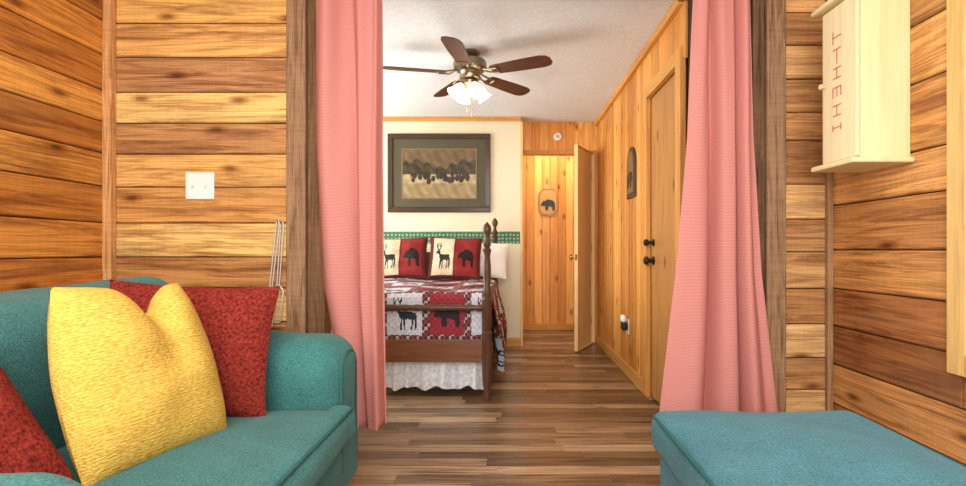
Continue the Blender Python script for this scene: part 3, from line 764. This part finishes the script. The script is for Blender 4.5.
t = thing('arched_wall_plaque', 'dark arched wall hanging beside the closed door', 'wall plaque', (BR, ay, az0))
def arch(h, w_, z0):
    p = [(ay-w_, z0), (ay+w_, z0)]
    zc = h-w_
    return p+[(ay+w_*math.cos(a), zc+w_*math.sin(a)) for a in [PI*k/14 for k in range(15)]]
bm = nb(); prism(bm, [(BR-.014, a, b_) for a, b_ in arch(az1, .125, az0)], (.014, 0, 0)); obj('board', bm, plain('dark_arch_board', (58, 40, 26), .5), t, smooth=False)
bm = nb(); prism(bm, [(BR-.018, a, b_) for a, b_ in arch(az1-.03, .092, az0+.035)], (.004, 0, 0)); obj('inner_panel', bm, plain('arch_panel', (120, 84, 46), .5, vary=.3, vscale=25), t, smooth=False)
bm = nb(); prism(bm, [(BR-.022, ay-.08+.16*x_, az0+.05+.2*y_) for x_, y_ in BEAR[0]], (.004, 0, 0)); obj('emblem', bm, M_black, t, smooth=False)
oy, oz = 3.98, .395
t = thing('wall_outlet', 'white wall outlet low on the pine wall', 'outlet', (BR, oy, oz))
bm = nb(); box(bm, BR-.007, BR, oy-.04, oy+.04, oz-.062, oz+.062); obj('plate', bm, M_white, t, bev=.003)
for s in (-.026, .026):
    bm = nb(); lathe(bm, [(.017, 0), (.016, .003), (0, .0035)], (BR-.006, oy, oz+s), (-1,0,0), 16); obj('socket', bm, M_white, t)
t = thing('night_light', 'black and white plug-in night light in the low wall outlet', 'night light', (BR-.01, oy, oz+.02))
bm = nb(); soft(bm, BR-.055, BR-.0105, oy-.045, oy+.035, oz-.03, oz+.035, .014, mid=2); obj('body', bm, M_black, t)
bm = nb(); soft(bm, BR-.06, BR-.02, oy-.035, oy+.03, oz+.03, oz+.09, .018, mid=2); obj('shade', bm, M_white, t)

# ------------------------------------------------------------------ bed
PXr, PXl, FYb, HYb = -.153, -1.60, 3.33, 5.08
t = thing('bed', 'dark wooden bed with turned posts in the bedroom', 'bed', ((PXr+PXl)/2, 4.2, 0))
bw = lin(84, 54, 38)
def dcol(bm, c=bw):
    uvl = bm.loops.layers.uv.get('UV') or bm.loops.layers.uv.new('UV'); cll = bm.loops.layers.float_color.get('Col') or bm.loops.layers.float_color.new('Col')
    for f in bm.faces:
        for l in f.loops:
            p = l.vert.co; l[uvl].uv = (p.z+p.x*.7, p.x+p.y); l[cll] = (*c, 1)
def post(x_, y_, h, nm):
    pr_ = [(.024, 0), (.03, .03), (.022, .06), (.026, .10), (.034, .16), (.034, .44), (.036, .45), (.026, .465), (.034, .48), (.034, .66), (.036, .67), (.024, .69), (.03, .72), (.022, .75), (.027, .84), (.026, .90), (.02, .96)]
    k = (h-.2)/.99
    pr_ = [(r, z*k if z > .7 else z) for r, z in pr_]
    pr_ += [(.03, h-.19), (.018, h-.175), (.028, h-.15), (.016, h-.12), (.014, h-.10), (.026, h-.075), (.03, h-.05), (.022, h-.025), (.008, h-.01), (0, h)]
    pr_ = sorted(pr_, key=lambda q: q[1])
    bm = nb(); lathe(bm, pr_, (x_, y_, 0), seg=18); dcol(bm); return obj(nm, bm, M_dark, t)
for x_ in (PXl, PXr): post(x_, FYb, 1.19, 'foot_post'); post(x_, HYb, 1.33, 'head_post')
bm = nb(); n_ = 60; L_ = PXr-PXl-.06
prof = []
for k in range(n_+1):
    s = k/n_; r = .018+.006*math.cos(s*PI*16)**2
    if abs(s-.5) < .04: r = .028
    prof.append((r, s*L_))
lathe(bm, prof, (PXl+.03, FYb, .615), (1,0,0), 14); dcol(bm); obj('top_rail', bm, M_dark, t)
bm = nb(); wbox(bm, PXl+.03, PXr-.03, FYb-.012, FYb+.012, .255, .405, lin(112, 70, 44)); obj('foot_panel', bm, M_dark, t, smooth=False, bev=.005)
bm = nb(); prism(bm, [(PXl+.03, HYb-.01, .3), (PXr-.03, HYb-.01, .3)]+[(PXr-.03-L_*k/20, HYb-.01, .90+.08*math.sin(PI*k/20)) for k in range(21)], (0, .02, 0)); dcol(bm); obj('headboard', bm, M_dark, t, smooth=False, bev=.003)
for x_ in (PXl, PXr-.01):
    bm = nb(); wbox(bm, x_, x_+.02, FYb+.03, HYb-.03, .26, .38, bw); obj('side_rail', bm, M_dark, t, smooth=False, bev=.003)
MX0, MX1 = PXl+.05, PXr-.045
t2 = thing('mattress', 'mattress and box spring under the quilt', 'mattress', ((MX0+MX1)/2, 4.2, .3))
bm = nb(); soft(bm, MX0+.01, MX1-.01, 3.42, 5.03, .50, .690, .05, puff=.008); obj('mattress_top', bm, M_mattress, t2)
bm = nb(); soft(bm, MX0+.01, MX1-.01, 3.42, 5.03, .30, .50, .03); obj('box_spring', bm, M_mattress, t2)
# quilt
PS = .285
def qcol(a, b_):
    """patchwork pattern in metres"""
    i, j = math.floor(a/PS), math.floor(b_/PS); u, v = a/PS-i, b_/PS-j
    if u < .09 or v < .09 or u > .91 or v > .91:
        k = (math.floor(a/.018)+math.floor(b_/.018)) % 2
        return lin(66, 46, 50) if k else (lin(138, 56, 58) if (math.floor(a/.036)+math.floor(b_/.036)) % 2 else lin(176, 160, 150))
    uu, vv = (u-.09)/.82, (v-.09)/.82
    if (i+j) % 2:
        if motif(DEER, uu, vv): return lin(42, 44, 54)
        return lin(198, 197, 202) if math.sin(a*160)*math.sin(b_*160) > -.2 else lin(180, 182, 192)
    if motif(BEAR, uu, vv): return lin(40, 30, 34)
    return lin(142, 44, 54) if math.sin(a*150)*math.sin(b_*150) > -.3 else lin(124, 36, 46)
QZ, QY0, QY1 = .715, 3.375, 4.98
A0 = -.01-5*PS
bm = nb(); XQ = PXr-.03; r_ = .05
def wob(x_, y_): return .006*math.sin(x_*11+y_*3)+.005*math.sin(y_*13-x_*4)
top_w = XQ-MX0+.01
def Ptop(s, q):
    """s across from left edge to bottom of right drop, q from foot to head"""
    y_ = QY0+r_+(QY1-QY0-r_)*q
    Ltot = top_w+.60; d_ = s*Ltot
    if d_ < top_w: return Vector((MX0-.01+d_, y_, QZ+wob(d_, y_)))
    e = d_-top_w; b_ = PI/2*.06
    f = .02*math.sin(y_*17)+.014*math.sin(y_*31+1)
    if e < b_: a = e/.06; return Vector((XQ+.06*math.sin(a), y_, QZ-.06*(1-math.cos(a))+wob(top_w, y_)*(1-a/1.6)))
    g = e-b_
    return Vector((XQ+.06+.06*min(1, g/.4)+f*min(1, g/.25), y_, QZ-.06-g))
Lt = top_w+.60
grid(bm, 200, 150, Ptop, lambda s, q: qcol(A0+s*Lt+.0+2.0*PS, q*(QY1-QY0-r_)))
def Pfr(s, q):
    x_ = MX0-.01+(XQ-MX0+.005)*s
    tot = r_*PI/2+.27; d_ = q*tot
    f = .006*math.sin(x_*23)*min(1, q*1.5)
    if d_ < r_*PI/2: a = d_/r_; return Vector((x_, QY0+r_-r_*math.sin(a)+f, QZ-r_*(1-math.cos(a))+wob(x_-MX0, QY0+r_)*(1-a/1.57)))
    return Vector((x_, QY0+f, QZ-r_-(d_-r_*PI/2)))
def frcol(s, q):
    x_ = MX0-.01+(XQ-MX0+.005)*s
    a = (x_-X(383, 3.36))/PS
    return qcol(a*PS+3*PS, PS*(1-q*.999))
grid(bm, 190, 44, Pfr, frcol)
o = obj('quilt', bm, M_attr); tag(o, 'patchwork quilt with deer and bear squares draped over the bed', 'quilt')
# bed skirt
bm = nb()
def Psk(s, q):
    Lf = MX1-MX0; tot = Lf+1.5; d_ = s*tot; a = .024*math.sin(d_*62+1.5*math.sin(d_*9))+.016*math.sin(d_*27+1)
    zbm = .06+.014*math.sin(d_*31)
    if d_ < Lf: return Vector((MX0+d_, 3.40+a*q**.6, .295-(.295-zbm)*q))
    return Vector((MX1+.0+a*q**.6, 3.40+(d_-Lf), .295-(.295-zbm)*q))
grid(bm, 520, 8, Psk)
o = obj('bed_skirt', bm, M_skirt); tag(o, 'pale grey ruffled bed skirt hanging below the footboard', 'bed skirt')
# shams
def shamcol(a, b_):
    if a < .045 or a > .955 or b_ < .05 or b_ > .95: return lin(92, 36, 36)
    i = 0 if a < .5 else 1; u = (a-.05)/.45 if i == 0 else (a-.5)/.45
    if u < .05 or u > .95: return lin(110, 30, 34)
    uu, vv = (u-.05)/.9, (b_-.08)/.84
    if i == 0: return lin(40, 34, 34) if motif(DEER, uu, vv) else lin(204, 190, 158)
    return lin(36, 28, 28) if motif(BEAR, uu, vv) else lin(138, 40, 38)
for (xc, lab, rl_, ln_) in ((X(401, 4.72), 'patchwork pillow sham with deer and bear squares, left of the two on the bed', 2, 24), (X(455, 4.72), 'patchwork pillow sham with deer and bear squares, nearest the bed post', -2, 21)):
    place_pillow('pillow_sham', lab, M_attr, (xc, 4.72, .926), (1, 0, 0), ln_, rl_, 'patchwork shams', w=.50, h=.42, th=.13, pinch=.05, wr=.007, n=64, col=shamcol, seed=int(xc*50) % 7)
place_pillow('bed_pillow', 'plain white pillow behind the shams at the bed post', M_sheet, (-.30, 4.93, .908), (1, 0, 0), 14, -4, None, w=.56, h=.36, th=.12, pinch=.06, seed=4)

# ------------------------------------------------------------------ lights
W = bpy.data.worlds.new('world'); S.world = W; W.use_nodes = True
bg = W.node_tree.nodes['Background']; bg.inputs[0].default_value = (.97, .985, 1, 1); bg.inputs[1].default_value = 1.7
def area(name, loc, target, sx, sy, e, c=(1, .975, .95)):
    l = bpy.data.lights.new(name, 'AREA'); l.shape = 'RECTANGLE'; l.size = sx; l.size_y = sy; l.energy = e; l.color = c
    o = bpy.data.objects.new(name, l); COL.objects.link(o); o.location = loc
    o.rotation_euler = (Vector(target)-Vector(loc)).to_track_quat('-Z', 'Y').to_euler(); return o
def point(name, loc, e, r=.05, c=(1, .92, .8)):
    l = bpy.data.lights.new(name, 'POINT'); l.energy = e; l.color = c; l.shadow_soft_size = r
    o = bpy.data.objects.new(name, l); COL.objects.link(o); o.location = loc; return o
area('front_room_light', (-.2, .3, 2.42), (-.1, 1.3, .6), 2.4, 1.2, 66)
area('room_behind_light', (-.2, -1.6, 1.9), (0, 2.5, 1.0), 2.8, 1.6, 98)
area('bedroom_side_fill', (-2.5, 3.9, 1.3), (0, 4.0, 1.5), 2.0, 1.7, 92, (.95, .98, 1))  # fill light added out of view at the left wall, not a window
point('fan_light', (fx, fyy, 1.97), 7, .12)
area('hall_light', (.55, 5.8, 2.36), (.55, 5.85, 0), .4, .4, 14, (1, .93, .82))
